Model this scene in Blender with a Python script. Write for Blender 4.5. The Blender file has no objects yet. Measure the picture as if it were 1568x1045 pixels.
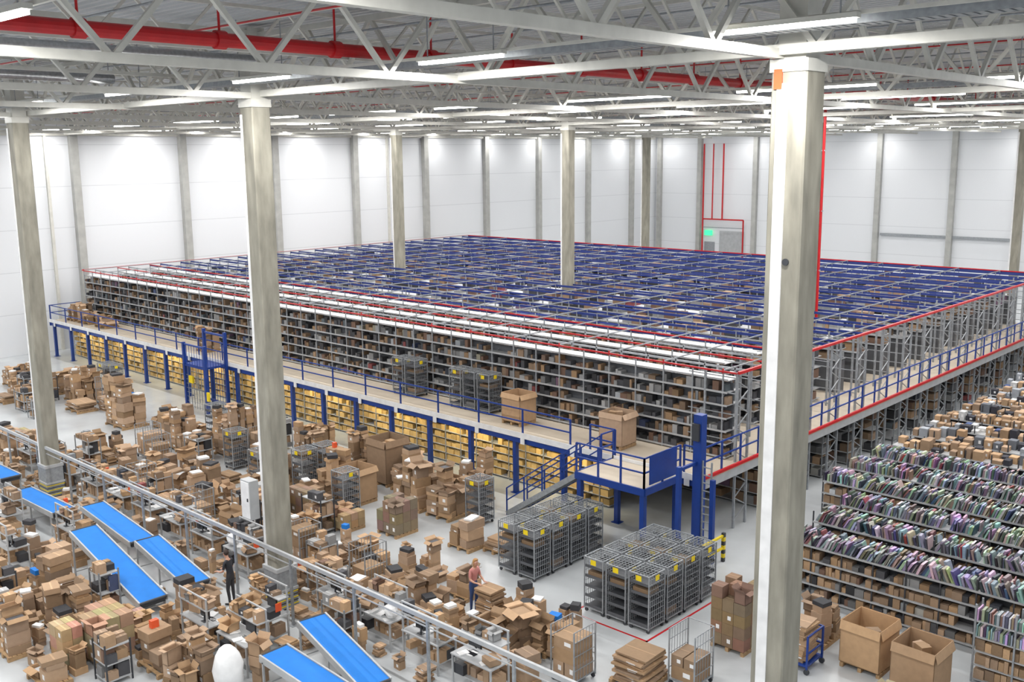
import bpy, math, random
from mathutils import Matrix, Vector
random.seed(7)
SC=bpy.context.scene
COL=bpy.context.collection
SC.view_settings.view_transform='Standard'

# ------------------------------------------------------------------ materials
def new_mat(name):
    m=bpy.data.materials.new(name); m.use_nodes=True
    nt=m.node_tree; b=nt.nodes['Principled BSDF']
    return m,nt,b
def paint(name,col,rough=.45,metal=0.,var=.12,scale=3.,bump=0.,stretch=None):
    m,nt,b=new_mat(name)
    tc=nt.nodes.new('ShaderNodeTexCoord'); n=nt.nodes.new('ShaderNodeTexNoise')
    n.inputs['Scale'].default_value=scale; n.inputs['Detail'].default_value=5
    if stretch:
        mp=nt.nodes.new('ShaderNodeMapping'); mp.inputs['Scale'].default_value=stretch
        nt.links.new(tc.outputs['Object'],mp.inputs['Vector']); nt.links.new(mp.outputs['Vector'],n.inputs['Vector'])
    else: nt.links.new(tc.outputs['Object'],n.inputs['Vector'])
    r=nt.nodes.new('ShaderNodeValToRGB')
    r.color_ramp.elements[0].position=.3; r.color_ramp.elements[1].position=.7
    r.color_ramp.elements[0].color=[c*(1-var) for c in col]+[1]
    r.color_ramp.elements[1].color=[min(1,c*(1+var*.5)) for c in col]+[1]
    nt.links.new(n.outputs['Fac'],r.inputs['Fac']); nt.links.new(r.outputs['Color'],b.inputs['Base Color'])
    b.inputs['Roughness'].default_value=rough; b.inputs['Metallic'].default_value=metal
    if bump:
        bp=nt.nodes.new('ShaderNodeBump'); bp.inputs['Strength'].default_value=bump
        nt.links.new(n.outputs['Fac'],bp.inputs['Height']); nt.links.new(bp.outputs['Normal'],b.inputs['Normal'])
    return m
def attr_mat(name,rough,scale=6.,var=.15):
    m,nt,b=new_mat(name)
    a=nt.nodes.new('ShaderNodeAttribute'); a.attribute_name='Col'
    tc=nt.nodes.new('ShaderNodeTexCoord'); n=nt.nodes.new('ShaderNodeTexNoise'); n.inputs['Scale'].default_value=scale
    nt.links.new(tc.outputs['Object'],n.inputs['Vector'])
    mr=nt.nodes.new('ShaderNodeMapRange'); mr.inputs[3].default_value=1-var; mr.inputs[4].default_value=1+var
    nt.links.new(n.outputs['Fac'],mr.inputs[0])
    mx=nt.nodes.new('ShaderNodeVectorMath'); mx.operation='SCALE'
    nt.links.new(a.outputs['Color'],mx.inputs[0]); nt.links.new(mr.outputs[0],mx.inputs['Scale'])
    nt.links.new(mx.outputs[0],b.inputs['Base Color']); b.inputs['Roughness'].default_value=rough
    return m
def emis(name,col,s):
    m,nt,b=new_mat(name); b.inputs['Emission Color'].default_value=(*col,1); b.inputs['Emission Strength'].default_value=s
    b.inputs['Base Color'].default_value=(*col,1)
    m.cycles.emission_sampling='NONE'
    return m

M_white=paint('white_steel',(.60,.59,.54),.5,0,.1)
M_blue=paint('blue_steel',(.006,.040,.24),.45)
M_blueb=paint('blue_beam',(.010,.028,.18),.55)
M_red=paint('red_steel',(.50,.008,.012),.4)
M_zinc=paint('galvanised',(.32,.34,.36),.45,.3,.2,8)
M_grey=paint('shelf_grey',(.42,.43,.44),.5,.1)
M_dark=paint('dark_grey',(.04,.043,.05),.5)
M_tray=paint('cage_tray',(.085,.09,.10),.5)
M_deckwood=paint('deck_board',(.50,.43,.34),.6,0,.1,1.2)
M_beltb=paint('blue_belt',(.005,.17,.58),.75,0,.08)
M_yel=paint('yellow_paint',(.80,.60,.01),.5)
M_wood=paint('pallet_wood',(.42,.27,.14),.8,0,.3,7)
M_item=attr_mat('cardboard',.85)
M_media=attr_mat('covers',.45,20,.2)
M_concol=paint('concrete_column',(.29,.275,.225),.8,0,.35,1.6,.2,(2.,2.,.5))
M_pil=paint('concrete_pilaster',(.40,.40,.38),.8,0,.15,1.6)
M_led=emis('led_tube',(1,.99,.96),12)
M_plast=paint('white_plastic',(.78,.78,.78),.5)
M_blk=paint('black_screen',(.012,.012,.015),.2)
M_silver=paint('silver_duct',(.6,.61,.63),.3,.8,.2,12,.4)
M_green=emis('exit_sign',(.05,.8,.3),1.2)
M_orange=paint('orange_tag',(.75,.10,.03),.5)

def floor_mat():
    m,nt,b=new_mat('floor_concrete')
    tc=nt.nodes.new('ShaderNodeTexCoord')
    n=nt.nodes.new('ShaderNodeTexNoise'); n.inputs['Scale'].default_value=.35; n.inputs['Detail'].default_value=8
    nt.links.new(tc.outputs['Object'],n.inputs['Vector'])
    r=nt.nodes.new('ShaderNodeValToRGB'); r.color_ramp.elements[0].position=.3; r.color_ramp.elements[1].position=.72
    r.color_ramp.elements[0].color=(.42,.44,.455,1); r.color_ramp.elements[1].color=(.56,.585,.60,1)
    nt.links.new(n.outputs['Fac'],r.inputs['Fac']); nt.links.new(r.outputs['Color'],b.inputs['Base Color'])
    b.inputs['Roughness'].default_value=.25
    return m
def wall_mat():
    m,nt,b=new_mat('wall_panel')
    tc=nt.nodes.new('ShaderNodeTexCoord'); sx=nt.nodes.new('ShaderNodeSeparateXYZ')
    nt.links.new(tc.outputs['Object'],sx.inputs[0])
    d=nt.nodes.new('ShaderNodeMath'); d.operation='PINGPONG'; d.inputs[1].default_value=1.5
    nt.links.new(sx.outputs['Z'],d.inputs[0])
    lt=nt.nodes.new('ShaderNodeMath'); lt.operation='LESS_THAN'; lt.inputs[1].default_value=.03
    nt.links.new(d.outputs[0],lt.inputs[0])
    mx=nt.nodes.new('ShaderNodeMix'); mx.data_type='RGBA'
    mx.inputs['A'].default_value=(.70,.715,.74,1); mx.inputs['B'].default_value=(.58,.595,.62,1)
    nt.links.new(lt.outputs[0],mx.inputs['Factor'])
    nt.links.new(mx.outputs['Result'],b.inputs['Base Color']); b.inputs['Roughness'].default_value=.5
    return m
M_floor=floor_mat(); M_wall=wall_mat(); M_roof=paint('roof_sheet',(.50,.51,.52),.5,0,.06,.4)

# ------------------------------------------------------------------ mesh builder
CV=[(-1,-1,-1),(1,-1,-1),(1,1,-1),(-1,1,-1),(-1,-1,1),(1,-1,1),(1,1,1),(-1,1,1)]
CF=[(0,3,2,1),(4,5,6,7),(0,1,5,4),(1,2,6,5),(2,3,7,6),(3,0,4,7)]
class MB:
    def __init__(s): s.v=[];s.f=[];s.m=[];s.c=[];s.mats=[]
    def mi(s,mat):
        if mat not in s.mats: s.mats.append(mat)
        return s.mats.index(mat)
    def raw(s,vs,fs,mat,col=(.5,.5,.5)):
        o=len(s.v); s.v.extend(vs); k=s.mi(mat)
        for f in fs:
            s.f.append(tuple(o+i for i in f)); s.m.append(k); s.c.append(col)
    def box(s,x0,x1,y0,y1,z0,z1,mat,col=(.5,.5,.5)):
        s.raw([(x0,y0,z0),(x1,y0,z0),(x1,y1,z0),(x0,y1,z0),(x0,y0,z1),(x1,y0,z1),(x1,y1,z1),(x0,y1,z1)],CF,mat,col)
    def rbox(s,cx,cy,z0,w,d,h,rot,mat,col=(.5,.5,.5),lean=0.):
        c,n=math.cos(rot),math.sin(rot); vs=[]
        for a,b,e in CV:
            lx=a*w/2+(lean*h if e>0 else 0); ly=b*d/2
            vs.append((cx+lx*c-ly*n,cy+lx*n+ly*c,z0+(h if e>0 else 0)))
        s.raw(vs,CF,mat,col)
    def bar(s,p,q,w,mat,h=None,col=(.5,.5,.5),n=4):
        p=Vector(p);q=Vector(q);d=(q-p); L=d.length
        if L<1e-6: return
        d/=L; up=Vector((0,0,1)) if abs(d.z)<.95 else Vector((1,0,0))
        a=d.cross(up).normalized(); b=a.cross(d).normalized(); h=h or w
        if n==4:
            o=[(-1,-1),(1,-1),(1,1),(-1,1)]; o=[(i*w/2,j*h/2) for i,j in o]
        else: o=[(math.cos(2*math.pi*k/n)*w/2,math.sin(2*math.pi*k/n)*h/2) for k in range(n)]
        vs=[tuple(p+a*i+b*j) for i,j in o]+[tuple(q+a*i+b*j) for i,j in o]
        fs=[(k,(k+1)%n,n+(k+1)%n,n+k) for k in range(n)]+[tuple(range(n-1,-1,-1)),tuple(range(n,2*n))]
        s.raw(vs,fs,mat,col)
    def blob(s,cx,cy,cz,rx,ry,rz,mat,r,col=(.5,.5,.5),jit=.18,N=10,K=7):
        vs=[];fs=[]
        for i in range(K+1):
            ph=math.pi*i/K
            for j in range(N):
                th=2*math.pi*j/N; q=1+r.uniform(-jit,jit)*math.sin(ph)
                vs.append((cx+rx*q*math.sin(ph)*math.cos(th),cy+ry*q*math.sin(ph)*math.sin(th),cz+rz*math.cos(ph)))
        for i in range(K):
            for j in range(N): fs.append((i*N+j,(i+1)*N+j,(i+1)*N+(j+1)%N,i*N+(j+1)%N))
        s.raw(vs,fs,mat,col)
    def build(s,name,parent=None,smooth=False,loc=None):
        me=bpy.data.meshes.new(name); me.from_pydata(s.v,[],s.f); 
        for m in s.mats: me.materials.append(m)
        me.polygons.foreach_set('material_index',s.m)
        ca=me.color_attributes.new('Col','FLOAT_COLOR','CORNER')
        buf=[]
        for f,c in zip(s.f,s.c): buf.extend((c[0],c[1],c[2],1.)*len(f))
        ca.data.foreach_set('color',buf)
        if smooth: me.polygons.foreach_set('use_smooth',[True]*len(s.f))
        me.update(); ob=bpy.data.objects.new(name,me); COL.objects.link(ob)
        if parent: ob.parent=parent
        if loc: ob.location=loc
        return ob
def empty(name,loc=(0,0,0)):
    e=bpy.data.objects.new(name,None); COL.objects.link(e); e.location=loc; e.empty_display_size=.3; return e
R=random.Random(3)
def card(r=R):
    k=r.uniform(.55,1.2); t=r.uniform(-.02,.02); return ((.40+t)*k,.265*k,(.162-t)*k)
MEDIA=[(.22,.235,.25),(.36,.38,.40),(.15,.16,.18),(.5,.52,.54),(.06,.065,.08),(.28,.30,.32),(.36,.35,.32),(.03,.035,.05),(.22,.06,.06),(.06,.08,.16),(.26,.24,.18),(.15,.09,.14),(.10,.12,.13),(.18,.12,.09)]

# ------------------------------------------------------------------ room
XW,YB=-48.,90.; XE,YS=42.,-34.; ZR=17.7
def solid(name,x0,x1,y0,y1,z0,z1,mat):
    b=MB(); b.box(x0,x1,y0,y1,z0,z1,mat); return b.build(name)
solid('floor',XW-.3,XE,YS,YB+.3,-.2,0,M_floor)
solid('wall_left',XW-.3,XW,YS,YB+.3,0,ZR+.3,M_wall)
solid('wall_back',XW,XE,YB,YB+.3,0,ZR+.3,M_wall)
b=MB(); vs=[];fs=[];y=YS;k=0
prof=[(0,0),(.12,0),(.16,.09),(.28,.09),(.32,0)]
while y<YB:
    for dy,dz in prof[:4]:
        vs+= [(XW,y+dy,ZR+dz),(XE,y+dy,ZR+dz)]
    y+=.32
n=len(vs)//2
fs=[(2*i,2*i+2,2*i+3,2*i+1) for i in range(n-1)]
b.raw(vs,fs,M_roof); b.build('ceiling')
b=MB()
for yy in [6.5,15.9,24.6,33.2,41.8,50.5,59.0,67.3,76.0,84.5]:
    b.box(XW,XW+.45,yy-.28,yy+.28,0,ZR-.3,M_pil)
for yy in (13.9,45.8): b.box(XW,XW+.2,yy-.1,yy+.1,0,ZR-.3,M_white)
b.build('trim_pilasters_left')
b=MB()
for xx in [-47.3,-41.4,-33.8,-26.4,-19,-11.2,-4.8,2.5,9.8,17.,24.3,31.6]:
    b.box(xx-.28,xx+.28,YB-.45,YB,0,ZR-.3,M_pil)
b.build('trim_pilasters_back')
b=MB(); yb=YB-.6
for x in (-40.6,-37.9,-35.): b.bar((x,yb,0 if x!=-37.9 else 6),(x,yb,15 if x!=-35. else 6),.14,M_red)
b.bar((-40.6,yb,6),(-35,yb,6),.16,M_red); b.bar((-40.6,yb,5),(-35,yb,5),.1,M_zinc)
b.bar((-39.3,yb,6),(-39.3,yb,15),.12,M_red)
b.box(-40.6,-39.2,YB-.12,YB-.005,0,3.2,M_zinc); b.box(-38.5,-35.2,YB-.1,YB-.005,0,4.6,M_grey)
b.box(-40.5,-39.5,YB-.3,YB-.1,4.0,4.6,M_green)
b.build('door_1')
b=MB(); b.box(-18.5,-4.8,YB-.3,YB,5,5.25,M_zinc); b.box(3,17,YB-.3,YB,4.2,4.5,M_zinc); b.build('trim_ledge_back')

def column(x,y,strip=False,guard=False,s=.31):
    b=MB(); c=.03; e=s+.025
    pts=[(-s+c,-s),(s-c,-s),(s,-s+c),(s,s-c),(s-c,s),(-s+c,s),(-s,s-c),(-s,-s+c)]
    vs=[(p[0],p[1],0) for p in pts]+[(p[0],p[1],15.5) for p in pts]
    fs=[(k,(k+1)%8,8+(k+1)%8,8+k) for k in range(8)]+[tuple(range(7,-1,-1)),tuple(range(8,16))]
    b.raw(vs,fs,M_concol)
    b.box(-e,e,-e,e,15.4,15.62,M_white)
    b.box(-.27,.27,-.27,.27,15.62,17.6,M_white)
    if strip:
        b.box(-.22,.0,-e,-s+.01,0,15.2,M_plast)  # added panel, its white colour paints in the bright strip on this face
        b.box(-.28,-.12,-e-.01,-s+.01,15.1,15.45,M_orange)
        b.bar((.08,-e-.005,12.0),(.08,-s+.005,12.0),.13,M_dark,n=10)
    else:
        b.box(-.30,-.2,-.33,-.30,0,15.2,M_plast)
    if guard:
        b.box(-.36,.36,-.36,.36,.02,1.35,M_zinc); b.box(-.39,.39,-.39,.39,1.3,1.42,M_grey); b.box(-.39,.39,-.39,.39,.6,.68,M_grey)
        for i in range(6): b.box(-.375,.375,-.375,.375,.02+i*.1,.05+i*.1,M_yel if i%2 else M_dark)
    return b.build('concrete_column',loc=(x,y,0))
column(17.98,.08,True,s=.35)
column(1.2,-.4,False,True); column(-15.1,-.7,False,True)
for p in ((-28.8,30.6),(-13.2,30.9),(3.0,30.8),(-29.3,61.6),(-13.3,61.8),(3.6,61.6),(19.5,61.8)): column(*p)
b=MB(); b.box(-.25,.25,-.2,.12,0,1.25,M_grey); b.box(-.22,.22,-.215,-.2,.04,1.2,M_plast); b.bar((.15,-.23,.6),(.15,-.23,.7),.03,M_dark)
b.build('electrical_cabinet',loc=(.5,-.85,2.9))
b=MB(); b.bar((0,0,3),(0,0,16.3),.14,M_red,n=10)
for z in (5,8,11,14): b.box(-.12,.1,-.05,.05,z,z+.06,M_zinc)
b.build('sprinkler_riser_pipe',loc=(3.48,30.8,0))

# roof trusses
def truss(b,p,q,zb,zt,panel,ch=.2,dg=.09):
    p=Vector((p[0],p[1],0));q=Vector((q[0],q[1],0)); L=(q-p).length; n=max(2,round(L/panel)); d=(q-p)/n
    for z,w in((zb,ch),(zt,ch*.8)):
        b.bar(p+Vector((0,0,z)),q+Vector((0,0,z)),w,M_white)
    for i in range(n):
        a=p+d*i; c=p+d*(i+1); m=(a+c)/2
        b.bar(a+Vector((0,0,zt)),m+Vector((0,0,zb)),dg,M_white)
        b.bar(m+Vector((0,0,zb)),c+Vector((0,0,zt)),dg,M_white)
b=MB()
for k in range(-1,9):
    x=17.75-8.2*k
    truss(b,(x,YS+2),(x,YB-.6),15.72,17.45,3.1,.17,.1)
    if x-4.1>XW+1: truss(b,(x-4.1,YS+2),(x-4.1,YB-.6),16.5,17.5,2.,.1,.06)
b.build('roof_truss')
b=MB()
for y in (-31.3,-15.8,-.3,15.2,30.7,46.2,61.7,77.2):
    truss(b,(XW+.6,y),(XE-6,y),15.78,17.4,2.7,.18,.1)
b.build('roof_girder')
b=MB()
for y in range(-30,90,5):
    b.bar((XW+.5,y+2.4,17.3),(XE-6,y+2.4,17.3),.08,M_white); 
b.build('roof_purlin')

def pipes(y0,y1,x,d,name):
    b=MB(); b.bar((x,y0,16.5),(x,y1,16.5),d,M_red,n=14)
    y=y0+1.5
    while y<y1:
        b.bar((x,y-.12,16.5),(x,y+.12,16.5),d*1.3,M_red,n=14)
        b.bar((x,y,16.5),(x,y,17.6),.06,M_red,n=6); y+=3.1
    b.build(name,smooth=False)
pipes(-25,88,6.9,.31,'sprinkler_main_pipe')
b=MB()
for k,y in enumerate(range(-24,88,3)):
    b.bar((XW+1,y+2.3,17.05),(34,y+2.3,17.05),.05,M_red if k%3==0 else M_zinc,n=6)
b.build('sprinkler_branch_pipe')
b=MB()
for y in (-1.15,16.1,31.7,46.9):
    for sy in (-.2,.2): b.box(-46,35,y+sy-.012,y+sy+.012,15.98,16.13,M_zinc)
    x=-46 if y>0 else -20
    while x<35:
        b.box(x,x+.12,y-.2,y+.2,15.98,15.99,M_zinc); x+=.17
b.build('cable_tray')
b=MB(); b.bar((3.6,-22,16.45),(3.6,-1.8,16.45),.3,M_silver,n=14); b.bar((-4.5,-22,16.45),(-4.5,-1.8,16.45),.3,M_silver,n=14); b.build('ventilation_duct',smooth=True)

# LED luminaires + lamps
b=MB(); LX=[-45.9]+[-41.4+7.5*i for i in range(10)]; LY=[-18.8,-11.2,-1.75,13.6,21.2,28.8,36.4,44,51.6,59.2,66.8,74.4,82,87.6]
def led(nm,e,L=2.4):
    ld=bpy.data.lights.new(nm,'AREA'); ld.shape='RECTANGLE'; ld.size=L; ld.size_y=.14; ld.energy=e; ld.color=(1,.985,.965); return ld
ld=led('led_area',480); ldl=led('led_area_long',440,4.6); ldw=led('led_area_wall',170)
for j,y in enumerate(LY):
    for x in LX:
        lng=y>10 and x>-45; hl=2.4 if lng else 1.25
        b.box(x-hl,x+hl,y-.05,y+.05,15.95,16.02,M_led); b.box(x-hl-.05,x+hl+.05,y-.08,y+.08,16.02,16.1,M_white)
        b.bar((x-1,y,16.1),(x-1,y,17.6),.02,M_zinc); b.bar((x+1,y,16.1),(x+1,y,17.6),.02,M_zinc)
        if y>50 and int((x+50)/7.5)%2 and x>-45: continue
        lo=bpy.data.objects.new('led_lamp',ldw if (x<-45 or y>87) else (ldl if lng else ld)); COL.objects.link(lo); lo.location=(x,y,15.93)
    b.box(XW+1,34,y+.1,y+.16,16.08,16.14,M_white)
b.build('led_luminaire')

# ------------------------------------------------------------------ mezzanine
Y0=12.3; XL=-46.; XR=8.6; YE=54.3; ZD=2.6
b=MB()
b.box(XL,XR,Y0,YE,ZD-.06,ZD,M_deckwood)
b.box(XL,XR,Y0-.03,Y0,ZD-.10,ZD+.13,M_plast)
b.box(XL,XR,Y0+.05,Y0+.12,ZD-.34,ZD-.06,M_blue)
b.box(XR-.1,XR,Y0,YE,ZD-.36,ZD-.06,M_grey)
x=XL+.3
while x<XR-1:
    b.box(x-.09,x+.09,Y0+.12,Y0+.3,0,ZD-.1,M_blue); b.box(x-.18,x+.18,Y0+.05,Y0+.4,0,.02,M_blue)
    b.box(x-.03,x+.03,Y0+.2,YE,ZD-.3,ZD-.06,M_grey)
    b.box(x+.5,x+.72,Y0-.05,Y0-.02,ZD-.34,ZD-.1,M_plast)
    x+=2.65
b.box(XL,XL+.12,Y0,YE,ZD-.36,ZD-.06,M_blue)
mez=b.build('mezzanine_platform')
def railing(b,p,q,mat,h=1.1,step=2.,t=.06,rails=(1.1,.58)):
    p=Vector(p);q=Vector(q);n=max(1,round((q-p).length/step))
    for i in range(n+1):
        a=p+(q-p)*i/n; b.bar(a,a+Vector((0,0,h)),t,mat)
    for r in rails: b.bar(p+Vector((0,0,r)),q+Vector((0,0,r)),t*.85,mat)
b=MB()
railing(b,(XL,Y0+.1,ZD),(2.4,Y0+.1,ZD),M_blue,step=2.6)
railing(b,(3.4,Y0+.1,ZD),(4.6,Y0+.1,ZD),M_blue)
railing(b,(XL+.05,Y0+.1,ZD),(XL+.05,14.6,ZD),M_blue)
railing(b,(7.7,Y0+.1,ZD),(8.45,Y0+.1,ZD),M_blue)
railing(b,(8.45,Y0+.1,ZD),(8.45,YE,ZD),M_blue,step=1.3)
b.build('handrail',parent=mez)
b=MB()
lx0,lx1,ly0,ly1=4.6,7.6,10.1,12.3
b.box(lx0,lx1,ly0,ly1,ZD-.05,ZD,M_deckwood)
b.box(lx0-.04,lx1+.04,ly0-.06,ly0,ZD-.24,ZD+.02,M_blue); b.box(lx0-.06,lx0,ly0,ly1,ZD-.28,ZD+.02,M_blue); b.box(lx1,lx1+.06,ly0,ly1,ZD-.24,ZD+.02,M_blue)
for x,y in((lx0+.1,ly0+.1),(lx1-.1,ly0+.1)): b.box(x-.09,x+.09,y-.09,y+.09,0,ZD-.05,M_blue)
railing(b,(lx0,ly0,ZD),(lx1,ly0,ZD),M_blue,step=1.)
railing(b,(lx1,ly0,ZD),(lx1,ly1,ZD),M_blue,step=1.)
b.box(lx1+.03,lx1+.06,ly0+.25,ly1-.3,ZD+.1,ZD+1.15,M_blue)
sx0,sx1,sy0,sy1=.9,4.6,10.3,11.5; N=14
for y in(sy0,sy1): b.bar((sx0,y,.05),(sx1,y,ZD-.1),.05,M_zinc if y==sy0 else M_blue,h=.2)
for i in range(N):
    x=sx0+(sx1-sx0)*(i+.5)/N; z=ZD*(i+1)/(N+1)
    b.box(x-.14,x+.14,sy0,sy1,z-.04,z,M_zinc)
for y in(sy0,sy1):
    for r in(.55,1.05): b.bar((sx0,y,r+.05),(sx1,y,ZD+r),.045,M_blue)
    for i in range(5):
        t=i/4; x=sx0+(sx1-sx0)*t; z=.05+(ZD-.05)*t; b.bar((x,y,z-.05),(x,y,z+1.05),.045,M_blue)
railing(b,(lx0,sy1+.05,ZD),(lx0,ly1,ZD),M_blue,step=1.)
b.build('stair_and_landing',parent=mez)

def shelf_goods(b,x0,x1,y,z,depth,h,r,pal,fill=.9,wr=(.12,.4),hr=(.45,.95),mat=M_item):
    x=x0+.03
    while x<x1-.1:
        w=r.uniform(*wr); w=min(w,x1-x-.02)
        if r.random()<fill:
            hh=h*r.uniform(*hr); c=pal(r); d=depth*r.uniform(.7,.95); o=r.uniform(0,.08)
            b.box(x,x+w-.015,y+o,y+o+d,z,z+hh,mat,c)
        x+=w
def pal_mix(r):
    t=r.random()
    if t<.30: 
        c=card(r); return tuple(k*.75 for k in c)
    if t<.60: k=r.uniform(.02,.08); return (k,k,k*1.1)
    if t<.82: k=r.uniform(.12,.38); return (k,k,k)
    if t<.92: return (.17,.10,.07)
    return r.choice(MEDIA)
def pal_bin(r):
    k=r.uniform(.6,1.2); return (.55*k,.37*k,.14*k)
rowsY=[14.9+2.55*k for k in range(16)]
levels=[2.7,3.2,3.7,4.2,4.7,5.2]
r=random.Random(11)
for k,y in enumerate(rowsY):
    b=MB(); g=MB()
    x0,x1=(-45.5,7.9 if k==0 else 6.2)
    full=k<3
    x=x0; stp=1.33 if k<4 else 2.66
    xs=[]
    while x<=x1+.01: xs.append(x); x+=stp
    for x in xs:
        for yy in (y,y+.85): b.box(x-.025,x+.025,yy-.03,yy+.02,ZD,6.0,M_zinc)
        if k<2:
            for zz in (3,4,5): b.bar((x,y,zz),(x,y+.85,zz+.6),.02,M_zinc)
    for z in levels if k<5 else levels[-3:]:
        b.box(x0,x1,y-.02,y+.87,z-.03,z,M_grey)
        b.box(x0,x1,y-.035,y-.02,z-.05,z+.02,M_grey)
        if full: shelf_goods(g,x0,x1,y+.0,z,.4,.46,r,pal_mix,.8,(.1,.35),(.25,.8))
        else: shelf_goods(g,x0,x1,y+.0,z,.8,.46,r,pal_mix,.7 if z>5 else .9,(.3,.9),(.3,.9))
    if k>=5: b.box(x0,x1,y+.05,y+.8,ZD,4.1,M_tray)
    if k<3: b.box(x0,x1,y+.42,y+.44,ZD,5.5,M_tray)
    if k<3:
        b.box(x0,x1,y+.05,y+.8,5.62,5.66,M_plast); b.box(x0,x1,y-.01,y+.03,5.66,5.7,M_grey)
        b.bar((x0,y-.02,5.98),(8.3,y-.02,5.98),.06,M_red)
    if k>=2:
        b.box(x0,8.3,y-.025,y+.025,5.88,6.0,M_blueb); b.box(x0,8.3,y+.84,y+.87,5.9,6.0,M_blueb)
    else:
        b.box(x0,8.3,y+.82,y+.86,5.9,5.98,M_zinc)
    o=b.build('shelving_rack_row'); g.build('stored_goods',parent=o)
b=MB()
x=-45.5
while x<8.4:
    b.box(x-.02,x+.02,14.9,54,6.0,6.05,M_zinc); b.box(x-.02,x+.02,14.86,14.9,5.9,6.1,M_red)
    x+=2.66
b.bar((8.4,14.8,6.03),(8.4,54,6.03),.10,M_red); b.bar((XL+.4,14.8,6.03),(XL+.4,54,6.03),.07,M_red)
b.bar((8.62,12.3,2.68),(8.62,54,2.68),.10,M_red); b.bar((XL+.4,54,6.03),(8.4,54,6.03),.07,M_red)
for y in rowsY:
    for yy in (y,y+.85): b.box(8.26,8.34,yy-.04,yy+.04,0,6.02,M_zinc); b.box(6.9,6.98,yy-.04,yy+.04,ZD,6.02,M_zinc)
    z=.3
    while z<5.6:
        b.bar((8.3,y,z),(8.3,y+.85,z+.45),.035,M_zinc); b.bar((8.3,y+.85,z+.45),(8.3,y,z+.9),.035,M_zinc); z+=.9
    for zz in (3.4,4.4,5.2,5.8): b.bar((6.2,y,zz),(8.3,y,zz),.035,M_zinc)
b.build('rack_bracing')
b=MB(); g=MB(); r=random.Random(5)
x=-45
while x<3.6: 
    b.box(x-.02,x+.02,13.5,13.54,0,2.2,M_zinc); b.box(x-.02,x+.02,14.,14.04,0,2.2,M_zinc); x+=1.0
for z in (.1,.45,.8,1.15,1.5,1.85,2.15):
    b.box(-45,3.5,13.5,14.04,z-.025,z,M_grey)
    if z<2: shelf_goods(g,-45,3.5,13.5,z,.5,.33,r,pal_bin,.9,(.2,.42),(.5,.85))
x=-44
while x<3: 
    g.box(x,x+.34,13.42,13.44,1.88,2.16,M_yel); x+=1.35
b.box(-45,3.5,14.04,14.08,0,2.3,M_white)
o=b.build('ground_shelving_row'); g.build('storage_bins',parent=o)
for k,y in enumerate(rowsY[1:]):
    b=MB(); g=MB()
    for z in (.1,.6,1.1,1.6,2.05):
        b.box(-6,8.1,y,y+.9,z-.03,z,M_grey)
        if z<2: shelf_goods(g,-1,8.1,y,z,.85,.45,r,pal_mix,.85,(.3,.6),(.5,.9))
    for x in (-6,-3,0,2.7,5.4,8.05): b.box(x,x+.04,y,y+.04,0,2.2,M_zinc)
    o=b.build('ground_shelving_row'); g.build('stored_goods',parent=o)
ld2=bpy.data.lights.new('deck_lamp','AREA'); ld2.shape='RECTANGLE'; ld2.size=4; ld2.size_y=.1; ld2.energy=50; ld2.color=(1,.85,.52)
for i in range(9):
    lo=bpy.data.objects.new('under_deck_lamp',ld2); COL.objects.link(lo); lo.location=(-42+i*5.4,13.0,2.22); lo.rotation_euler=(math.radians(25),0,0)

def goods_lift(name,x,y,w,d,h):
    b=MB()
    for sx in(0,w):
        for sy in (0,d): b.box(x+sx-.08,x+sx+.08,y+sy-.08,y+sy+.08,0,h if sy==d else ZD+1.2,M_blue)
    for z in (.3,ZD-.1,h-.2): 
        b.bar((x,y+d,z),(x+w,y+d,z),.1,M_blue)
    for z in (ZD-.1,ZD+1.1): b.bar((x,y,z),(x+w,y,z),.08,M_blue)
    b.box(x,x+w,y,y+d,ZD-.12,ZD,M_blue)
    for i in range(9):
        xx=x+w*i/8; b.bar((xx,y,.1),(xx,y,2),.02,M_zinc)
        b.bar((x,y+d*i/8,.1),(x,y+d*i/8,2.4),.02,M_zinc); b.bar((x+w,y+d*i/8,.1),(x+w,y+d*i/8,3.4),.02,M_blue)
        b.bar((xx,y,ZD),(xx,y,ZD+1.1),.02,M_blue)
    for i in range(8): b.bar((x,y,.2+i*.25),(x+w,y,.2+i*.25),.015,M_zinc)
    return b
b=goods_lift('l',-24.6,10.9,2.2,1.3,4.4); b.box(-22.1,-21.9,10.7,10.8,.8,1.3,M_yel); b.box(-23.9,-23.5,10.7,10.8,1.6,2.0,M_yel)
b.build('goods_lift')
b=MB()
b.box(8.7,9.03,11.4,11.72,0,5.2,M_blue); b.box(9.4,9.55,11.4,11.55,0,3.0,M_blue); b.box(8.75,8.9,10.3,10.45,0,3.6,M_blue)
b.bar((8.83,10.4,3.5),(8.83,11.5,3.5),.1,M_blue); b.box(8.7,8.97,11.3,11.4,4.3,4.9,M_dark)
for i in range(12): b.bar((9.05,11.5,.3+i*.28),(9.4,11.5,.3+i*.28),.035,M_zinc)
for x in(9.05,9.4): b.bar((x,11.5,0),(x,11.5,3.6),.05,M_zinc)
b.box(8.7,9.45,10.3,11.4,.05,.14,M_blue)
for z in (.5,.95): b.bar((9.7,10.1,z),(9.7,11.9,z),.07,M_yel)
for y in (10.1,11.9):
    for i in range(7): b.bar((9.7,y,i*.15),(9.7,y,i*.15+.15),.11,M_yel if i%2 else M_dark)
b.build('goods_lift')

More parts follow.
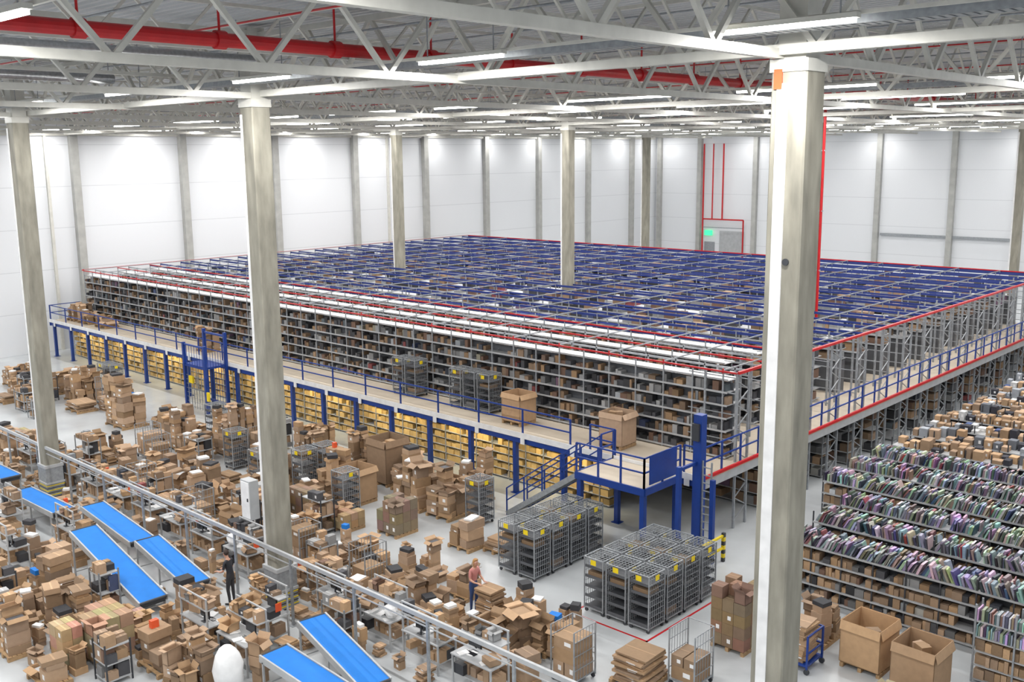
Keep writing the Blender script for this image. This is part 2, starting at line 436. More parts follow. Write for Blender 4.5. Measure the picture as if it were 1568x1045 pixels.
# ------------------------------------------------------------------ cartons and stacks
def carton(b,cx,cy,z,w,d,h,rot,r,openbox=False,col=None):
    col=col or card(r); dk=tuple(c*.8 for c in col)
    if not openbox:
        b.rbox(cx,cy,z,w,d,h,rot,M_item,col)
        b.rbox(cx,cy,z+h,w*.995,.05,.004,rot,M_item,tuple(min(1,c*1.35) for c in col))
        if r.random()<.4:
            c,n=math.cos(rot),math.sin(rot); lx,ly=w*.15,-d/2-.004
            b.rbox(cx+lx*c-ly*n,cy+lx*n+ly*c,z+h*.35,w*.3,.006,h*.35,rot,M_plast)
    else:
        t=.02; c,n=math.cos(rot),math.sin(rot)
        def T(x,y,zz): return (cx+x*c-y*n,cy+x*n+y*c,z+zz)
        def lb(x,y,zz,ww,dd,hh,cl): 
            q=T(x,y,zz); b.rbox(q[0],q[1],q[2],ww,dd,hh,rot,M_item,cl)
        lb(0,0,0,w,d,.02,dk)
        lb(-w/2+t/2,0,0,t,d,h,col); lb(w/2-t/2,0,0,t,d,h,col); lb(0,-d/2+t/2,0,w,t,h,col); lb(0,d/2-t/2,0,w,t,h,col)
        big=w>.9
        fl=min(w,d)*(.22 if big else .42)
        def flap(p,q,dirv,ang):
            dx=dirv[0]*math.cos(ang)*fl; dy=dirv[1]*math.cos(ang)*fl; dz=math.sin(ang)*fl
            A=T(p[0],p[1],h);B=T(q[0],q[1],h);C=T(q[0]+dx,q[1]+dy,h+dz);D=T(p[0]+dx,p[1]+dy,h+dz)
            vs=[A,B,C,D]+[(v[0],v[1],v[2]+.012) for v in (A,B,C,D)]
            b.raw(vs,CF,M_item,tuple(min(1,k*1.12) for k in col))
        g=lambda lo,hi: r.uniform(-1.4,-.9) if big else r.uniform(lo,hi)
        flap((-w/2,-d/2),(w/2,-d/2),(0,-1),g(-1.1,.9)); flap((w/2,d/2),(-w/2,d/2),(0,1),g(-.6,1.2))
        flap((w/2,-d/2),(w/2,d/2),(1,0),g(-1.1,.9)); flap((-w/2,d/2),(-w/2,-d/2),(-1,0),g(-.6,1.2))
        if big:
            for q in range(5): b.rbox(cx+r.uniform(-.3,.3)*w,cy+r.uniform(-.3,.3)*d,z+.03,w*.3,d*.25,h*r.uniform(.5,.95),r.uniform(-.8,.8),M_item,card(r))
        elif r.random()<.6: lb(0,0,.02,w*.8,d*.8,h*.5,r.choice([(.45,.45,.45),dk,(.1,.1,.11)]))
def pallet(b,w,d):
    for i in range(6):
        y=-d/2+d*(i+.5)/6; b.box(-w/2,w/2,y-.05,y+.05,.115,.14,M_wood)
    for x in (-w/2+.06,0,w/2-.06): b.box(x-.05,x+.05,-d/2,d/2,.02,.115,M_wood); b.box(x-.05,x+.05,-d/2,d/2,0,.02,M_wood)
def odd(b,x,y,z,w,d,r):
    t=r.random()
    if t<.22: b.rbox(x,y,z,w*.7,d*.7,r.uniform(.08,.2),r.uniform(-.5,.5),M_item,(.04,.04,.045))
    elif t<.5: b.rbox(x,y,z,w*.6,d*.6,r.uniform(.02,.1),r.uniform(-.6,.6),M_plast)
    elif t<.53: b.rbox(x,y,z,w*.6,d*.5,.16,r.uniform(-.3,.3),M_beltb)
    elif t<.55: b.rbox(x,y,z,w*.25,d*.25,.22,0,M_orange)
def stack(name,x,y,w,d,h,kind,seed,rot=0.,base=True,z=0.):
    r=random.Random(seed); b=MB(); z0=0.
    if kind=='shelf':
        h=max(1.1,h)
        for sx in(-1,1):
            for sy in(-1,1): b.bar((sx*w/2,sy*d/2,0),(sx*w/2,sy*d/2,h+.1),.04,M_zinc if seed%2 else M_dark)
        n=3 if h<1.5 else 4
        for k in range(n):
            zz=.15+k*(h-.15)/(n-1); b.box(-w/2,w/2,-d/2,d/2,zz-.03,zz,M_grey)
            hh=(h/(n-1))*.85 if k<n-1 else .35
            for row in (0,1):
                xx=-w/2+.03
                while xx<w/2-.12:
                    ww=min(r.uniform(.12,.4),w/2-xx-.02)
                    if r.random()<.85:
                        cl=pal_mix(r) if r.random()<.5 else card(r)
                        carton(b,xx+ww/2,(-d/4 if row==0 else d/4),zz,ww-.01,d*.45,hh*r.uniform(.3,.95),r.uniform(-.1,.1),r,False,cl)
                    xx+=ww
    else:
        if base: pallet(b,w,d); z0=.141
    if kind=='neat':
        n=max(2,round(w/.42)); m=max(2,round(d/.38)); L=max(1,round((h-z0)/.36)); hh=(h-z0)/L
        base_c=card(r)
        for k in range(L):
            for i in range(n):
                for j in range(m):
                    if k==L-1 and r.random()<.15: continue
                    cc=tuple(c*r.uniform(.8,1.12) for c in base_c)
                    carton(b,-w/2+w*(i+.5)/n,-d/2+d*(j+.5)/m,z0+k*(hh),w/n-.012,d/m-.012,hh-.006,r.uniform(-.015,.015),r,k==L-1 and r.random()<.2,cc)
    elif kind=='flat':
        zz=z0
        while zz<h:
            t=r.uniform(.03,.07); carton(b,r.uniform(-.06,.06),r.uniform(-.06,.06),zz,w*r.uniform(.7,1),d*r.uniform(.7,1),t,r.uniform(-.12,.12),r); zz+=t+.005
    elif kind=='big':
        carton(b,0,0,z0,w,d,h-z0,r.uniform(-.05,.05),r,True)
    elif kind=='loose':
        cs=r.uniform(.42,.7)
        n=max(1,round(w/cs)); m=max(1,round(d/cs))
        for i in range(n):
            for j in range(m):
                zz=z0; top=h*r.uniform(.35,1.1); cw,cd=w/n,d/m; rr0=r.uniform(-.5,.5)
                while zz<top:
                    hh=min(r.uniform(.10,.45),max(.12,top-zz+.05)); last=zz+hh>=top
                    op=last and r.random()<.5
                    carton(b,-w/2+cw*(i+.5),-d/2+cd*(j+.5),zz,cw*r.uniform(.6,.95),cd*r.uniform(.6,.95),hh,rr0*r.uniform(0,.8),r,op)
                    zz+=hh+.005
                    if last:
                        if not op: odd(b,-w/2+cw*(i+.5),-d/2+cd*(j+.5),zz,cw,cd,r)
                        break
    o=b.build(name,loc=(x,y,z)); o.rotation_euler[2]=rot
    return o
NM={'loose':'cardboard_box_pile','neat':'pallet_of_cartons','flat':'flattened_cardboard_stack','big':'open_gaylord_box','shelf':'goods_shelf_trolley'}
OCC=[]
def occ(x,y,w,d): OCC.append((x-w/2,x+w/2,y-d/2,y+d/2))
def free(x,y,w,d,g=.12):
    a=(x-w/2-g,x+w/2+g,y-d/2-g,y+d/2+g)
    return all(a[1]<=o[0] or a[0]>=o[1] or a[3]<=o[2] or a[2]>=o[3] for o in OCC)
occ(1.2,-.4,1.,1.); occ(-15.1,-.7,1.,1.); occ(17.98,0,1,1)
occ(6.,3.3,.7,.8); occ(-.1,-1.4,.7,.6)
def roll_cage_mesh(seed):
    r=random.Random(seed); b=MB(); w,d,h=.72,.8,1.8
    for sx in(-1,1):
        for sy in(-1,1):
            b.bar((sx*w/2,sy*d/2,.12),(sx*w/2,sy*d/2,h),.035,M_zinc); b.bar((sx*(w/2-.05),sy*(d/2-.05)-.02,.06),(sx*(w/2-.05),sy*(d/2-.05)+.02,.06),.12,M_dark,n=10)
            b.bar((sx*(w/2-.05),sy*(d/2-.05),.06),(sx*(w/2-.05),sy*(d/2-.05),.16),.03,M_zinc)
    for z in(.16,h):
        for s in(-1,1): b.bar((-w/2,s*d/2,z),(w/2,s*d/2,z),.03,M_zinc); b.bar((s*w/2,-d/2,z),(s*w/2,d/2,z),.03,M_zinc)
    for s in (-1,1):
        for i in range(1,8): b.bar((s*w/2,-d/2+d*i/8,.16),(s*w/2,-d/2+d*i/8,h),.012,M_zinc)
        for i in range(1,10): b.bar((s*w/2,-d/2,.16+i*.17),(s*w/2,d/2,.16+i*.17),.012,M_zinc)
    for i in range(1,6): b.bar((-w/2+w*i/6,d/2,.16),(-w/2+w*i/6,d/2,h),.01,M_zinc)
    for i in range(1,9): b.bar((-w/2,d/2,.16+i*.19),(w/2,d/2,.16+i*.19),.01,M_zinc)
    for i in range(1,6): b.bar((-w/2+w*i/6,-d/2,h),(-w/2+w*i/6,d/2,h),.01,M_zinc); b.bar((-w/2,-d/2+d*i/6,h),(w/2,-d/2+d*i/6,h),.01,M_zinc)
    for z in (.18,.50,.82,1.14,1.46):
        b.box(-w/2+.02,w/2-.02,-d/2+.02,d/2-.02,z,z+.02,M_tray)
        for s in(-1,1): b.box(-w/2+.02,w/2-.02,s*(d/2-.03)-.01,s*(d/2-.03)+.01,z,z+.09,M_tray)
        if r.random()<.4: b.box(-w/2+.08,w/2-.1,-d/2+.08,d/2-.15,z+.02,z+.02+r.uniform(.08,.25),M_item,r.choice([(.05,.05,.055),tuple(q*.6 for q in card(r)),(.2,.2,.2)]))
    if seed%2==0: b.box(-.10,.10,-d/2-.03,-d/2-.02,h-.2,h-.04,M_yel)
    b.box(w/2+.02,w/2+.03,-.10,.08,h-.2,h-.04,M_yel)
    return b.build('roll_cage')
meshes=[]
pos=[(x,y) for x in (4.75,5.65) for y in (6.6,7.55,8.5,9.45)]+[(x,y) for x in (8.9,9.75,10.6) for y in (6.1,7.05,8.,8.95)]+[(-12.6,6.6),(-7.6,7.9),(-7.7,6.9),(-17.6,8.6),(-32,9.8),(-31.1,9.8),(.7,9.),(-4.0,6.2),(-9.,5.6)]
for i,(x,y) in enumerate(pos):
    if i<4: o=roll_cage_mesh(i); meshes.append(o.data)
    else:
        o=bpy.data.objects.new('roll_cage',meshes[i%4]); COL.objects.link(o)
    o.location=(x,y,0); occ(x,y,.8,.9)
b=MB()
for x0,x1,y0,y1 in ((8.3,11.2,5.3,9.6),):
    b.box(x0,x1,y0,y0+.07,0,.004,M_red); b.box(x0,x0+.07,y0,y1,0,.004,M_red); b.box(x1-.07,x1,y0,y1,0,.004,M_red)
b.build('floor_marking')

S=[(-38,6.9,2,1.4,1.3,'loose'),(-34,8.,1.4,1.4,1.7,'loose'),(-31,7.8,2,1.5,1.7,'loose'),(-28.6,6.6,1.6,1.2,.5,'flat'),(-23.6,6.8,2.,1.5,2.7,'loose'),(-21.2,8.0,1.8,1.2,.9,'loose'),
(-19.,6.2,1.2,1.,.6,'flat'),(-17.,6.7,2.2,1.5,1.8,'loose'),(-14.4,7.8,1.8,1.6,2.3,'loose'),(-13.1,2.9,1.8,1.2,1.1,'loose'),(-10.5,3.4,1.8,1.4,1.4,'loose'),(-8.2,2.5,1.6,1.2,1.2,'loose'),
(-7.3,4.6,1.8,1.2,1.1,'loose'),(-11.,9.8,1.8,1.2,1.7,'loose'),(-9.1,8.6,1.4,1.2,1.6,'loose'),(-6.2,7.3,1.2,1.2,2.1,'loose'),(-4.8,7.4,1.2,1.1,1.5,'big'),(-5.8,9.9,1.3,1.3,2.0,'big'),(-4.2,9.9,1.4,1.4,2.1,'loose'),
(-2.6,8.8,1.7,1.5,2.2,'loose'),(-.8,8.9,1.3,1.6,2.3,'loose'),(-1.2,10.7,1.1,1.1,2.,'loose'),(-2.8,5.2,1.2,1.,.72,'neat'),(-.9,6.2,1.1,1.1,1.35,'neat'),(2.1,6.9,1.1,.9,1.0,'loose'),(3.3,7.6,1.,1.2,.5,'flat'),
(-5.6,5.9,1.3,.9,1.3,'loose'),(-2.9,3.1,1.3,1.2,1.2,'loose'),(-5.2,3.2,1.4,1.2,1.3,'shelf'),(.9,3.4,1.2,1.,.9,'loose'),(3.4,2.4,1.3,1.1,1.1,'loose'),(4.8,2.6,1.1,1.,.9,'loose'),(4.9,4.0,1.1,.8,.9,'loose'),
(6.8,3.35,.8,.7,1.0,'flat'),(7.9,3.7,1.0,1.0,1.2,'loose'),(8.4,2.3,1.3,1.2,1.2,'loose'),(9.6,3.1,1.1,1.1,1.2,'loose'),(7.,1.7,1.2,1.,1.1,'loose'),(12.3,3.4,1.1,1.3,.9,'flat'),
(13.2,6.9,1.1,1.1,1.9,'neat'),(18.3,6.5,1.3,1.0,.6,'neat'),(14.7,8.8,1.1,1.1,1.4,'loose'),(.0,-5.6,1.4,1.2,1.3,'neat'),(-2.4,-5.6,1.4,1.1,1.3,'loose'),(-4.,-6.,1.0,1.0,1.2,'loose'),(2.,-4.9,1.2,.9,1.1,'loose'),(3.5,-4.9,1.2,1.,1.3,'loose')]
for i,(x,y,w,d,h,k) in enumerate(S):
    stack(NM[k],x,y,w,d,h,k,100+i,0); occ(x,y,w,d)
for (x,y,w,h) in ((16.5,8.3,1.15,1.35),(18.,8.1,1.15,1.3)):
    stack('open_gaylord_box',x,y,w,w,h,'big',int(x*10),0); occ(x,y,w,w)
for (x,y,h,s) in ((-1.6,13.75,1.35,1),(3.7,13.75,1.4,2)):
    stack('open_gaylord_box',x,y,1.1,1.0,h,'big',s,0,True,ZD+.005)
for i,(x,w,h) in enumerate(((-44.6,1.2,1.1),(-42.6,1.8,1.3),(-40,1.6,.7),(-26.8,1.1,1.2))):
    stack('cardboard_box_pile',x,13.7,w,1.0,h,'loose',300+i,0,True,ZD+.005)
for i,x in enumerate((-9.6,-8.7,-5.6,-4.7,-3.8)):
    o=bpy.data.objects.new('roll_cage',meshes[i%4]); COL.objects.link(o); o.location=(x,14.2,ZD)
b=MB(); w,d=1.0,.9
for x in(-w/2,w/2):
    for y in(-d/2,d/2): b.bar((x,y,.1),(x,y,1.1),.05,M_blue); b.bar((x,y-.03,.08),(x,y+.03,.08),.16,M_dark,n=10)
b.box(-w/2,w/2,-d/2,d/2,.2,.26,M_blue)
for z in(.6,1.1):
    b.bar((-w/2,d/2,z),(w/2,d/2,z),.04,M_blue); b.bar((-w/2,-d/2,z),(-w/2,d/2,z),.04,M_blue); b.bar((w/2,-d/2,z),(w/2,d/2,z),.04,M_blue)
rr=random.Random(4); zz=.26
while zz<1.3: t=rr.uniform(.04,.12); carton(b,rr.uniform(-.05,.05),0,zz,.8,.75,t,rr.uniform(-.15,.15),rr,False); zz+=t+.004
b.build('blue_trolley',loc=(15.0,7.1,0)); occ(15.0,7.1,1.1,1)

# ------------------------------------------------------------------ conveyors
def conveyor(p,q,w=.8):
    b=MB(); p=Vector(p);q=Vector(q); d=(q-p).normalized(); s=Vector((-d.y,d.x,0)).normalized()
    b.bar(p,q,w,M_beltb,h=.06)
    dn=Vector((0,0,-.1)); b.bar(p+dn,q+dn,w*.9,M_dark,h=.12)
    for k in(-1,1):
        o=s*k*(w/2+.03)+Vector((0,0,-.04)); b.bar(p+o,q+o,.05,M_grey,h=.2)
    for e in(p,q): b.bar(e-s*w/2,e+s*w/2,.1,M_dark,n=10)
    n=max(1,round((q-p).length/2))
    for i in range(n+1):
        a=p+(q-p)*(.04+.92*i/n)
        for k in(-1,1):
            o=s*k*(w/2+.03); b.bar((a.x+o.x,a.y+o.y,0),(a.x+o.x,a.y+o.y,a.z-.1),.05,M_grey)
        b.bar((a.x-s.x*w/2,a.y-s.y*w/2,.25),(a.x+s.x*w/2,a.y+s.y*w/2,.25),.04,M_grey)
    o=b.build('belt_conveyor')
    mx,my=(p+q).x/2,(p+q).y/2; occ(mx,my,abs(q.x-p.x)+.2,abs(q.y-p.y)+w)
    return o
conveyor((-9.4,-1.55,1.15),(-5.2,-1.75,.9)); conveyor((-4.7,-1.8,1.1),(-.9,-2.1,.7))
conveyor((-6.0,-3.4,1.6),(-1.1,-3.5,.55),.85)
conveyor((4.7,-1.75,1.2),(8.2,-2.3,.7)); conveyor((5.2,-3.35,1.),(8.8,-3.35,.8))
conveyor((-20,-2.1,.9),(-16,-2.,.9)); conveyor((-14,-2.4,.9),(-10.2,-2.3,.9))
b=MB(); zr=2.2; yr=-.95
b.bar((-24,yr,zr),(16,yr,zr),.08,M_grey,h=.12); b.bar((-24,yr,zr-.25),(16,yr,zr-.25),.03,M_grey)
x=-21.8
while x<15.5:
    b.bar((x,yr,0),(x,yr,zr+.05),.07,M_zinc); b.box(x-.12,x+.12,yr-.12,yr+.12,0,.015,M_zinc); x+=3.05
b.build('utility_rail'); OCC.append((-24,16,yr-.06,yr+.06))

# ------------------------------------------------------------------ packing benches
def bench(x,y,rot,seed):
    r=random.Random(seed); b=MB(); w,d=1.5,.75
    for sx in(-1,1):
        for sy in(-1,1): b.bar((sx*(w/2-.04),sy*(d/2-.04),0),(sx*(w/2-.04),sy*(d/2-.04),.87 if sy<0 else 1.75),.045,M_grey)
    b.box(-w/2,w/2,-d/2,d/2,.87,.91,M_grey); b.box(-w/2+.04,w/2-.04,-d/2+.1,d/2-.05,.3,.33,M_grey)
    b.box(-w/2,w/2,d/2-.35,d/2,1.4,1.43,M_grey); b.bar((-w/2,d/2-.04,1.75),(w/2,d/2-.04,1.75),.04,M_grey)
    mx=r.uniform(-.4,.4)
    b.box(mx-.24,mx+.24,.12,.15,1.03,1.34,M_blk); b.box(mx-.22,mx+.22,.112,.12,1.05,1.32,M_dark); b.bar((mx,.16,.91),(mx,.16,1.1),.04,M_dark); b.box(mx-.1,mx+.1,.08,.24,.91,.92,M_dark)
    b.box(mx-.2,mx+.2,-.12,.02,.91,.93,M_blk)
    b.box(-w/2+.05,-w/2+.4,-.3,.0,.331,.62,M_dark)
    for k in range(5):
        xx=r.uniform(-.6,.6); b.rbox(xx,r.uniform(-.25,0),.911+k*.002,.21,.3,.003+r.random()*.04,r.uniform(-.5,.5),M_plast)
    for k in range(6):
        xx=-w/2+.15+k*.24
        if r.random()<.85: carton(b,xx,d/2-.18,1.43,.2,.28,r.uniform(.1,.35),r.uniform(-.2,.2),r,r.random()<.3,pal_mix(r) if r.random()<.4 else None)
        if r.random()<.8: carton(b,xx,.05,.33,.2,.4,r.uniform(.15,.45),r.uniform(-.1,.1),r)
    sgn=-1 if mx>0 else 1
    carton(b,sgn*.5,-.08,.93,.4,.35,r.uniform(.15,.35),r.uniform(-.3,.3),r,r.random()<.6)
    t=r.random()
    if t<.35: b.blob(-sgn*.5,-.1,1.12,.24,.2,.22,M_plast,r)
    elif t<.5: b.rbox(-sgn*.55,-.1,.92,.3,.4,.22,.1,M_dark)
    if r.random()<.25: b.box(w/2,w/2+.02,-.1,.1,1.1,1.35,M_orange)
    o=b.build('packing_bench',loc=(x,y,0)); o.rotation_euler[2]=rot
k=0
for x in [-19.5,-17.3,-12.9,-10.7,-8.5,-6.3,-4.1,-1.9,3.4,5.4,7.4,9.4]:
    y=.25
    if free(x,y,1.55,.85,.02): bench(x,y,0 if k%2 else math.pi,500+k); occ(x,y,1.55,.85)
    k+=1
for (x,y) in ((-8.5,-4.9),(-12,-3.7),(-14.2,-3.7),(1.8,-3.4),(3.6,-3.3),(2.7,-2.0),(-8.2,-2.75)):
    if free(x,y,1.5,.8,.0): bench(x,y,0 if k%3 else math.pi,500+k); occ(x,y,1.55,.85)
    k+=1
b=MB(); rr=random.Random(1); b.blob(0,0,.72,.44,.38,.72,M_plast,rr,jit=.08,N=14,K=10); b.build('white_foam_bag',smooth=True,loc=(4.75,-4.45,0)); occ(4.75,-4.45,.9,.8)
def cage_trolley(x,y,seed):
    r=random.Random(seed); b=MB(); w,d,h=.8,.9,1.6
    b.box(-w/2,w/2,-d/2,d/2,.16,.2,M_zinc)
    for sx in(-1,1):
        for sy in(-1,1):
            b.bar((sx*w/2,sy*d/2,.1),(sx*w/2,sy*d/2,h),.035,M_zinc); b.bar((sx*w/2*.9,sy*d/2*.9-.02,.07),(sx*w/2*.9,sy*d/2*.9+.02,.07),.13,M_dark,n=10)
    for s in(-1,1):
        for i in range(1,7): b.bar((s*w/2,-d/2+d*i/7,.2),(s*w/2,-d/2+d*i/7,h),.012,M_zinc)
        for z in (.5,.9,1.3,h): b.bar((s*w/2,-d/2,z),(s*w/2,d/2,z),.02,M_zinc)
    for z in(.7,h): b.bar((-w/2,d/2,z),(w/2,d/2,z),.02,M_zinc)
    zz=.2
    while zz<r.uniform(.6,1.3):
        hh=r.uniform(.2,.4); m=r.choice([1,2])
        for i in range(m): carton(b,-w/2+w*(i+.5)/m,0,zz,w/m*.9,d*.85,hh,r.uniform(-.03,.03),r,False)
        zz+=hh+.004
    b.build('wire_cage_trolley',loc=(x,y,0))
for i,(x,y) in enumerate(((-12.6,8.),(-29.,8.3),(-25.7,7.4),(-17.3,4.8),(2.2,2.3),(-.8,1.9),(10.9,2.3),(-11.5,1.5),(13.4,4.2),(-15.3,4.2),(-6.9,1.4))):
    if free(x,y,.85,.95,.02): cage_trolley(x,y,i+900); occ(x,y,.9,1.)
r=random.Random(21)
def inview(x,y): return y>-8.3+.9*(x+.6) if x>-.6 else y>-8.3+.37*(-.6-x)
zones=[(-24,-11,-4,1.9,1.2,300,1),(-11,3,.9,2.0,1.1,120,1),(-14,-3,2,5.4,1.2,100,1),(-9,8,-7.5,-2.6,1.3,500,1),(2,11,-.6,1.9,1.1,120,1),(-40,-26,4,9,1.3,25,1),(-20,-10,1.2,4.,1.1,70,1),(-16,-6,5.5,10,1.6,40,1),(8.8,12,-2,2.2,1.0,25,1),
 (-24,9,-7.5,2.2,.9,2200,.55),(-20,4,2,4.6,.8,250,.55),(3,10,.5,4.2,.8,150,.55),(-24,9,-7.5,2.2,.6,1500,.38)]
cnt=0
for (x0,x1,y0,y1,hm,n,sc) in zones:
    for _ in range(n):
        x=r.uniform(x0,x1);y=r.uniform(y0,y1);w=r.uniform(.6,1.4)*sc;d=r.uniform(.55,1.0)*sc
        if not inview(x,y) or not free(x,y,w,d,.04): continue
        kd=r.choice(['loose','loose','loose','shelf','flat','shelf','neat']) if sc==1 else r.choice(['loose','loose','flat']); h=hm*r.uniform(.5,1.25)
        if kd=='shelf': d=min(d,.7)
        stack(NM[kd],x,y,w,d,h if kd!='flat' else h*.5,kd,2000+cnt,0,sc==1 and r.random()<.5); occ(x,y,w,d); cnt+=1

# ------------------------------------------------------------------ right hand racks
r=random.Random(31)
def pal_media(r): return tuple(c*r.uniform(.6,1.3) for c in r.choice(MEDIA[:7]*3+MEDIA))
ry=11.15; k=0
while ry<56:
    x0=12.3 if ry<16 else 10.6
    x1=x0+ (15 if ry<30 else 24)
    if ry>35: x1=40
    b=MB(); g=MB()
    lv=(.1,.5,.9,1.3,1.75)
    x=x0
    while x<x1+.1:
        b.box(x-.02,x+.02,ry,ry+.04,0,2.1,M_dark); b.box(x-.02,x+.02,ry+.9,ry+.94,0,2.1,M_dark); x+=1.0
    for z in lv:
        b.box(x0,x1,ry,ry+.94,z-.03,z,M_grey); b.box(x0,x1,ry-.012,ry,z-.05,z+.01,M_grey)
    b.box(x0,x1,ry+.46,ry+.48,.1,1.7,M_dark)
    front=ry<22
    if front:
        for z in lv[:-1]: shelf_goods(g,x0,x1,ry,z,.4,.36,r,lambda q:card(q) if q.random()<.55 else pal_mix(q),.92,(.1,.3),(.4,.85))
        for yy in (ry+.02,ry+.5):
            x=x0+.03; ln=0
            while x<x1-.05:
                t=r.uniform(.025,.11)
                if r.random()<.05: ln=r.uniform(-.6,.6)
                if r.random()<.95:
                    g.rbox(x+t/2,yy+.19,1.75,t*.85,r.uniform(.25,.40),r.uniform(.24,.40),r.uniform(-.15,.15),M_media,pal_media(r),ln+r.uniform(-.15,.15))
                x+=t+.004
    else:
        for z in lv[1:-1]: shelf_goods(g,x0,x0+5,ry,z,.45,.36,r,pal_mix,.9,(.25,.4),(.5,.85))
        for yy in (ry+.02,ry+.5):
            x=x0+.05
            while x<x1-.3:
                w=r.uniform(.2,.45)
                if r.random()<.88:
                    c=card(r) if r.random()<.62 else r.choice([(.03,.03,.04),(.3,.32,.35),(.55,.55,.55),(.12,.13,.15),(.05,.08,.2)])
                    carton(g,x+w/2,yy+.2,1.75,w*.9,.38,r.uniform(.12,.45),r.uniform(-.1,.1),r,False,c)
                x+=w+.03
    o=b.build('media_shelving_row' if front else 'carton_shelving_row'); g.build('shelved_media' if front else 'shelved_cartons',parent=o)
    ry+=2.1 if front else 2.0; k+=1
b=MB(); g=MB(); x0,x1,ry=18.9,25,9.3
for z in (.1,.5,.9,1.3,1.75): 
    b.box(x0,x1,ry,ry+.5,z-.03,z,M_grey)
    shelf_goods(g,x0,x1,ry,z,.4,.36,r,(lambda q:card(q)) if z<1 else pal_media,.95,(.03,.09) if z>1 else (.1,.3),(.6,.95),M_media)
for x in (18.9,19.9,20.9,21.9): b.bar((x,ry,0),(x,ry,2.2),.045,M_zinc); b.bar((x,ry+.5,0),(x,ry+.5,2.2),.045,M_zinc)
o=b.build('media_shelving_row'); g.build('shelved_media',parent=o)

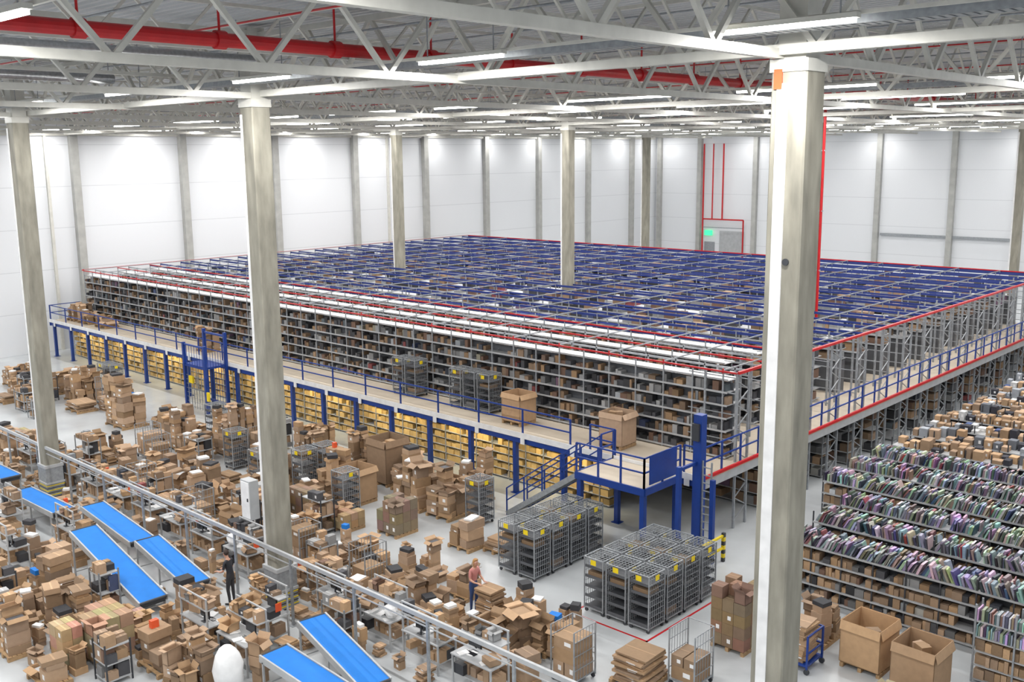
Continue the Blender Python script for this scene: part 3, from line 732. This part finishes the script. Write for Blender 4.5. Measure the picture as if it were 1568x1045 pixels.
# ------------------------------------------------------------------ people
def mk_mat(n,c,ro=.7): return paint(n,c,ro,0,.08,10)
M_skin=mk_mat('skin',(.55,.30,.21),.5); M_lip=mk_mat('lip',(.4,.1,.08),.5)
def person(loc,yaw,top,legs,hair,longhair,scale=1.,hands=((.36,.13,1.045),(.36,-.13,1.045)),bend=.1):
    root=empty('person',loc); root.rotation_euler[2]=yaw
    V=[];E=[];Rr=[];roots=[];T=[]
    def ch(pts,tag,start=None,root=False):
        prev=start
        for i,(p,ra) in enumerate(pts):
            V.append(p);Rr.append(ra);T.append(tag);idx=len(V)-1
            if prev is not None:E.append((prev,idx))
            if root and i==0: roots.append(idx)
            prev=idx
        return prev
    pel=ch([((0,0,.94),(.105,.14))],2,root=True)
    wa=ch([((.0,0,1.08),(.085,.115)),((.01+bend*.2,0,1.22),(.10,.135)),((.01+bend*.4,0,1.34),(.09,.13))],1,pel)
    sx=.01+bend*.5; hx0=.03+bend*.9
    ch([((sx+.005,0,1.43),(.06,.07)),((sx+.02,0,1.49),(.048,.05)),((hx0,0,1.555),(.07,.064)),((hx0+.0,0,1.63),(.088,.076)),((hx0-.005,0,1.675),(.06,.05))],0,wa)
    for s in(-1,1):
        hx,hy,hz=hands[0] if s>0 else hands[1]
        w=ch([((sx-.02,s*.155,1.375),(.055,.055)),((sx,s*.195,1.24),(.045,.045))],1,wa)
        w=ch([((sx+.02,s*.215,1.12),(.038,.038)),(((hx+sx)*.52,s*.185,(hz+1.08)/2),(.033,.033)),((hx-.04,hy,hz),(.021,.027))],0,w)
        ch([((hx+.01,hy,hz),(.017,.034)),((hx+.045,hy,hz-.005),(.013,.036))],0,w)
        for off,l in((-.029,.065),(-.010,.078),(.010,.074),(.029,.056)):
            ch([((hx+.04,hy+off,hz-.004),(.009,.009)),((hx+.05+l*.5,hy+off*1.1,hz-.010),(.0085,.0085)),((hx+.045+l*.9,hy+off*1.15,hz-.034),(.0075,.0075))],0,root=True)
        ch([((hx-.005,hy-s*.02,hz),(.011,.011)),((hx+.02,hy-s*.055,hz-.006),(.010,.010)),((hx+.05,hy-s*.062,hz-.018),(.008,.008))],0,root=True)
        ft=ch([((.0,s*.085,.84),(.085,.085)),((.02,s*.09,.66),(.072,.068)),((.02+.02*s,s*.095,.48),(.053,.052)),((-.0,s*.10,.30),(.05,.048)),((-.01,s*.10,.10),(.034,.036))],2,pel)
        ch([((-.02,s*.10,.045),(.038,.036)),((.08,s*.108,.035),(.03,.038)),((.17,s*.115,.028),(.022,.034))],3,ft)
    me=bpy.data.meshes.new('body'); me.from_pydata(V,E,[]); ob=bpy.data.objects.new('body',me); COL.objects.link(ob)
    md=ob.modifiers.new('s','SKIN'); md.use_smooth_shade=True
    for i,sv in enumerate(me.skin_vertices[0].data): sv.radius=Rr[i]; sv.use_root=(i in roots)
    ss=ob.modifiers.new('u','SUBSURF'); ss.levels=2; ss.render_levels=2
    dg=bpy.context.evaluated_depsgraph_get(); nm=bpy.data.meshes.new_from_object(ob.evaluated_get(dg))
    bpy.data.objects.remove(ob)
    body=bpy.data.objects.new('body',nm); COL.objects.link(body); body.parent=root
    nm.materials.clear()
    for m in (M_skin,top,legs,M_dark): nm.materials.append(m)
    segs=[(Vector(V[a]),Vector(V[b_]),T[a],T[b_]) for a,b_ in E]
    for p in nm.polygons:
        c=p.center; best=9;tag=0
        for a,b_,ta,tb in segs:
            ab=b_-a;t=max(0,min(1,(c-a).dot(ab)/ab.length_squared)); dd=(c-(a+ab*t)).length
            if dd<best: best=dd; tag=tb if t>.5 else ta
        if tag==0 and abs(c.y)<.16 and c.z<1.42 and c.x<.2: tag=1
        p.material_index=tag; p.use_smooth=True
    def mesh(n,vs,fs,mat):
        m=bpy.data.meshes.new(n); m.from_pydata(vs,[],fs); m.materials.append(mat)
        for q in m.polygons:q.use_smooth=True
        o=bpy.data.objects.new(n,m); COL.objects.link(o); o.parent=root
    N=16;K=10;vs=[];fs=[]
    for i in range(K+1):
        ph=math.pi*i/K
        for j in range(N):
            th=2*math.pi*j/N; front=math.cos(th)
            x=hx0-.008+.100*math.sin(ph)*front; y=.090*math.sin(ph)*math.sin(th); z=1.645+.10*math.cos(ph)
            if front>.25 and z<1.685: x=hx0+.02*math.sin(ph)*front
            if longhair and front<.3 and i>5:
                z-=.13*(i-5)/5; x=hx0-.03-.05*max(0,-front)*(1 if i<K else .3); y=.085*math.sin(th)*(1-.1*(i-5))
            vs.append((x,y,z))
    for i in range(K):
        for j in range(N): fs.append((i*N+j,(i+1)*N+j,(i+1)*N+(j+1)%N,i*N+(j+1)%N))
    mesh('hair',vs,fs,hair)
    def ell(n,c,r,mat):
        vs=[];fs=[]
        for i in range(7):
            for j in range(8):
                a=math.pi*i/6;t=2*math.pi*j/8; vs.append((c[0]+r[0]*math.sin(a)*math.cos(t),c[1]+r[1]*math.sin(a)*math.sin(t),c[2]+r[2]*math.cos(a)))
        for i in range(6):
            for j in range(8): fs.append((i*8+j,(i+1)*8+j,(i+1)*8+(j+1)%8,i*8+(j+1)%8))
        mesh(n,vs,fs,mat)
    fx=hx0+.074
    ell('nose',(fx+.004,0,1.605),(.014,.011,.02),M_skin); ell('mouth',(fx-.006,0,1.567),(.008,.022,.006),M_lip)
    for s in(-1,1): ell('eye',(fx-.010,s*.027,1.632),(.007,.012,.006),M_blk); ell('ear',(hx0-.005,s*.076,1.61),(.018,.01,.028),M_skin)
    root.scale=(scale,)*3
    return root
person((6.03,3.35,0),math.radians(0),mk_mat('pink_top',(.55,.22,.20)),mk_mat('denim',(.03,.06,.17)),mk_mat('blond_hair',(.42,.22,.08)),True,1.03)
person((-.1,-1.4,0),math.radians(200),mk_mat('black_shirt',(.02,.022,.03)),mk_mat('dark_trousers',(.03,.03,.035)),mk_mat('brown_hair',(.04,.025,.02)),False,1.05)

# ------------------------------------------------------------------ world + camera
w=bpy.data.worlds.new('world'); SC.world=w; w.use_nodes=True
w.node_tree.nodes['Background'].inputs[0].default_value=(.88,.94,1,1); w.node_tree.nodes['Background'].inputs[1].default_value=.65  # added fill light, enters where the south and east walls are left out
cd=bpy.data.cameras.new('camera'); cam=bpy.data.objects.new('camera',cd); COL.objects.link(cam)
cd.sensor_width=36; cd.lens=36*1545/1568.; cd.clip_end=400
mt=Matrix.Rotation(math.radians(43.1),4,'Z')@Matrix.Rotation(math.pi/2-math.radians(10.5),4,'X')@Matrix.Rotation(-.01,4,'Z')
mt.translation=Vector((27,-17.2,14)); cam.matrix_world=mt
SC.camera=cam
print('objs',len(bpy.data.objects),'stacks',cnt)
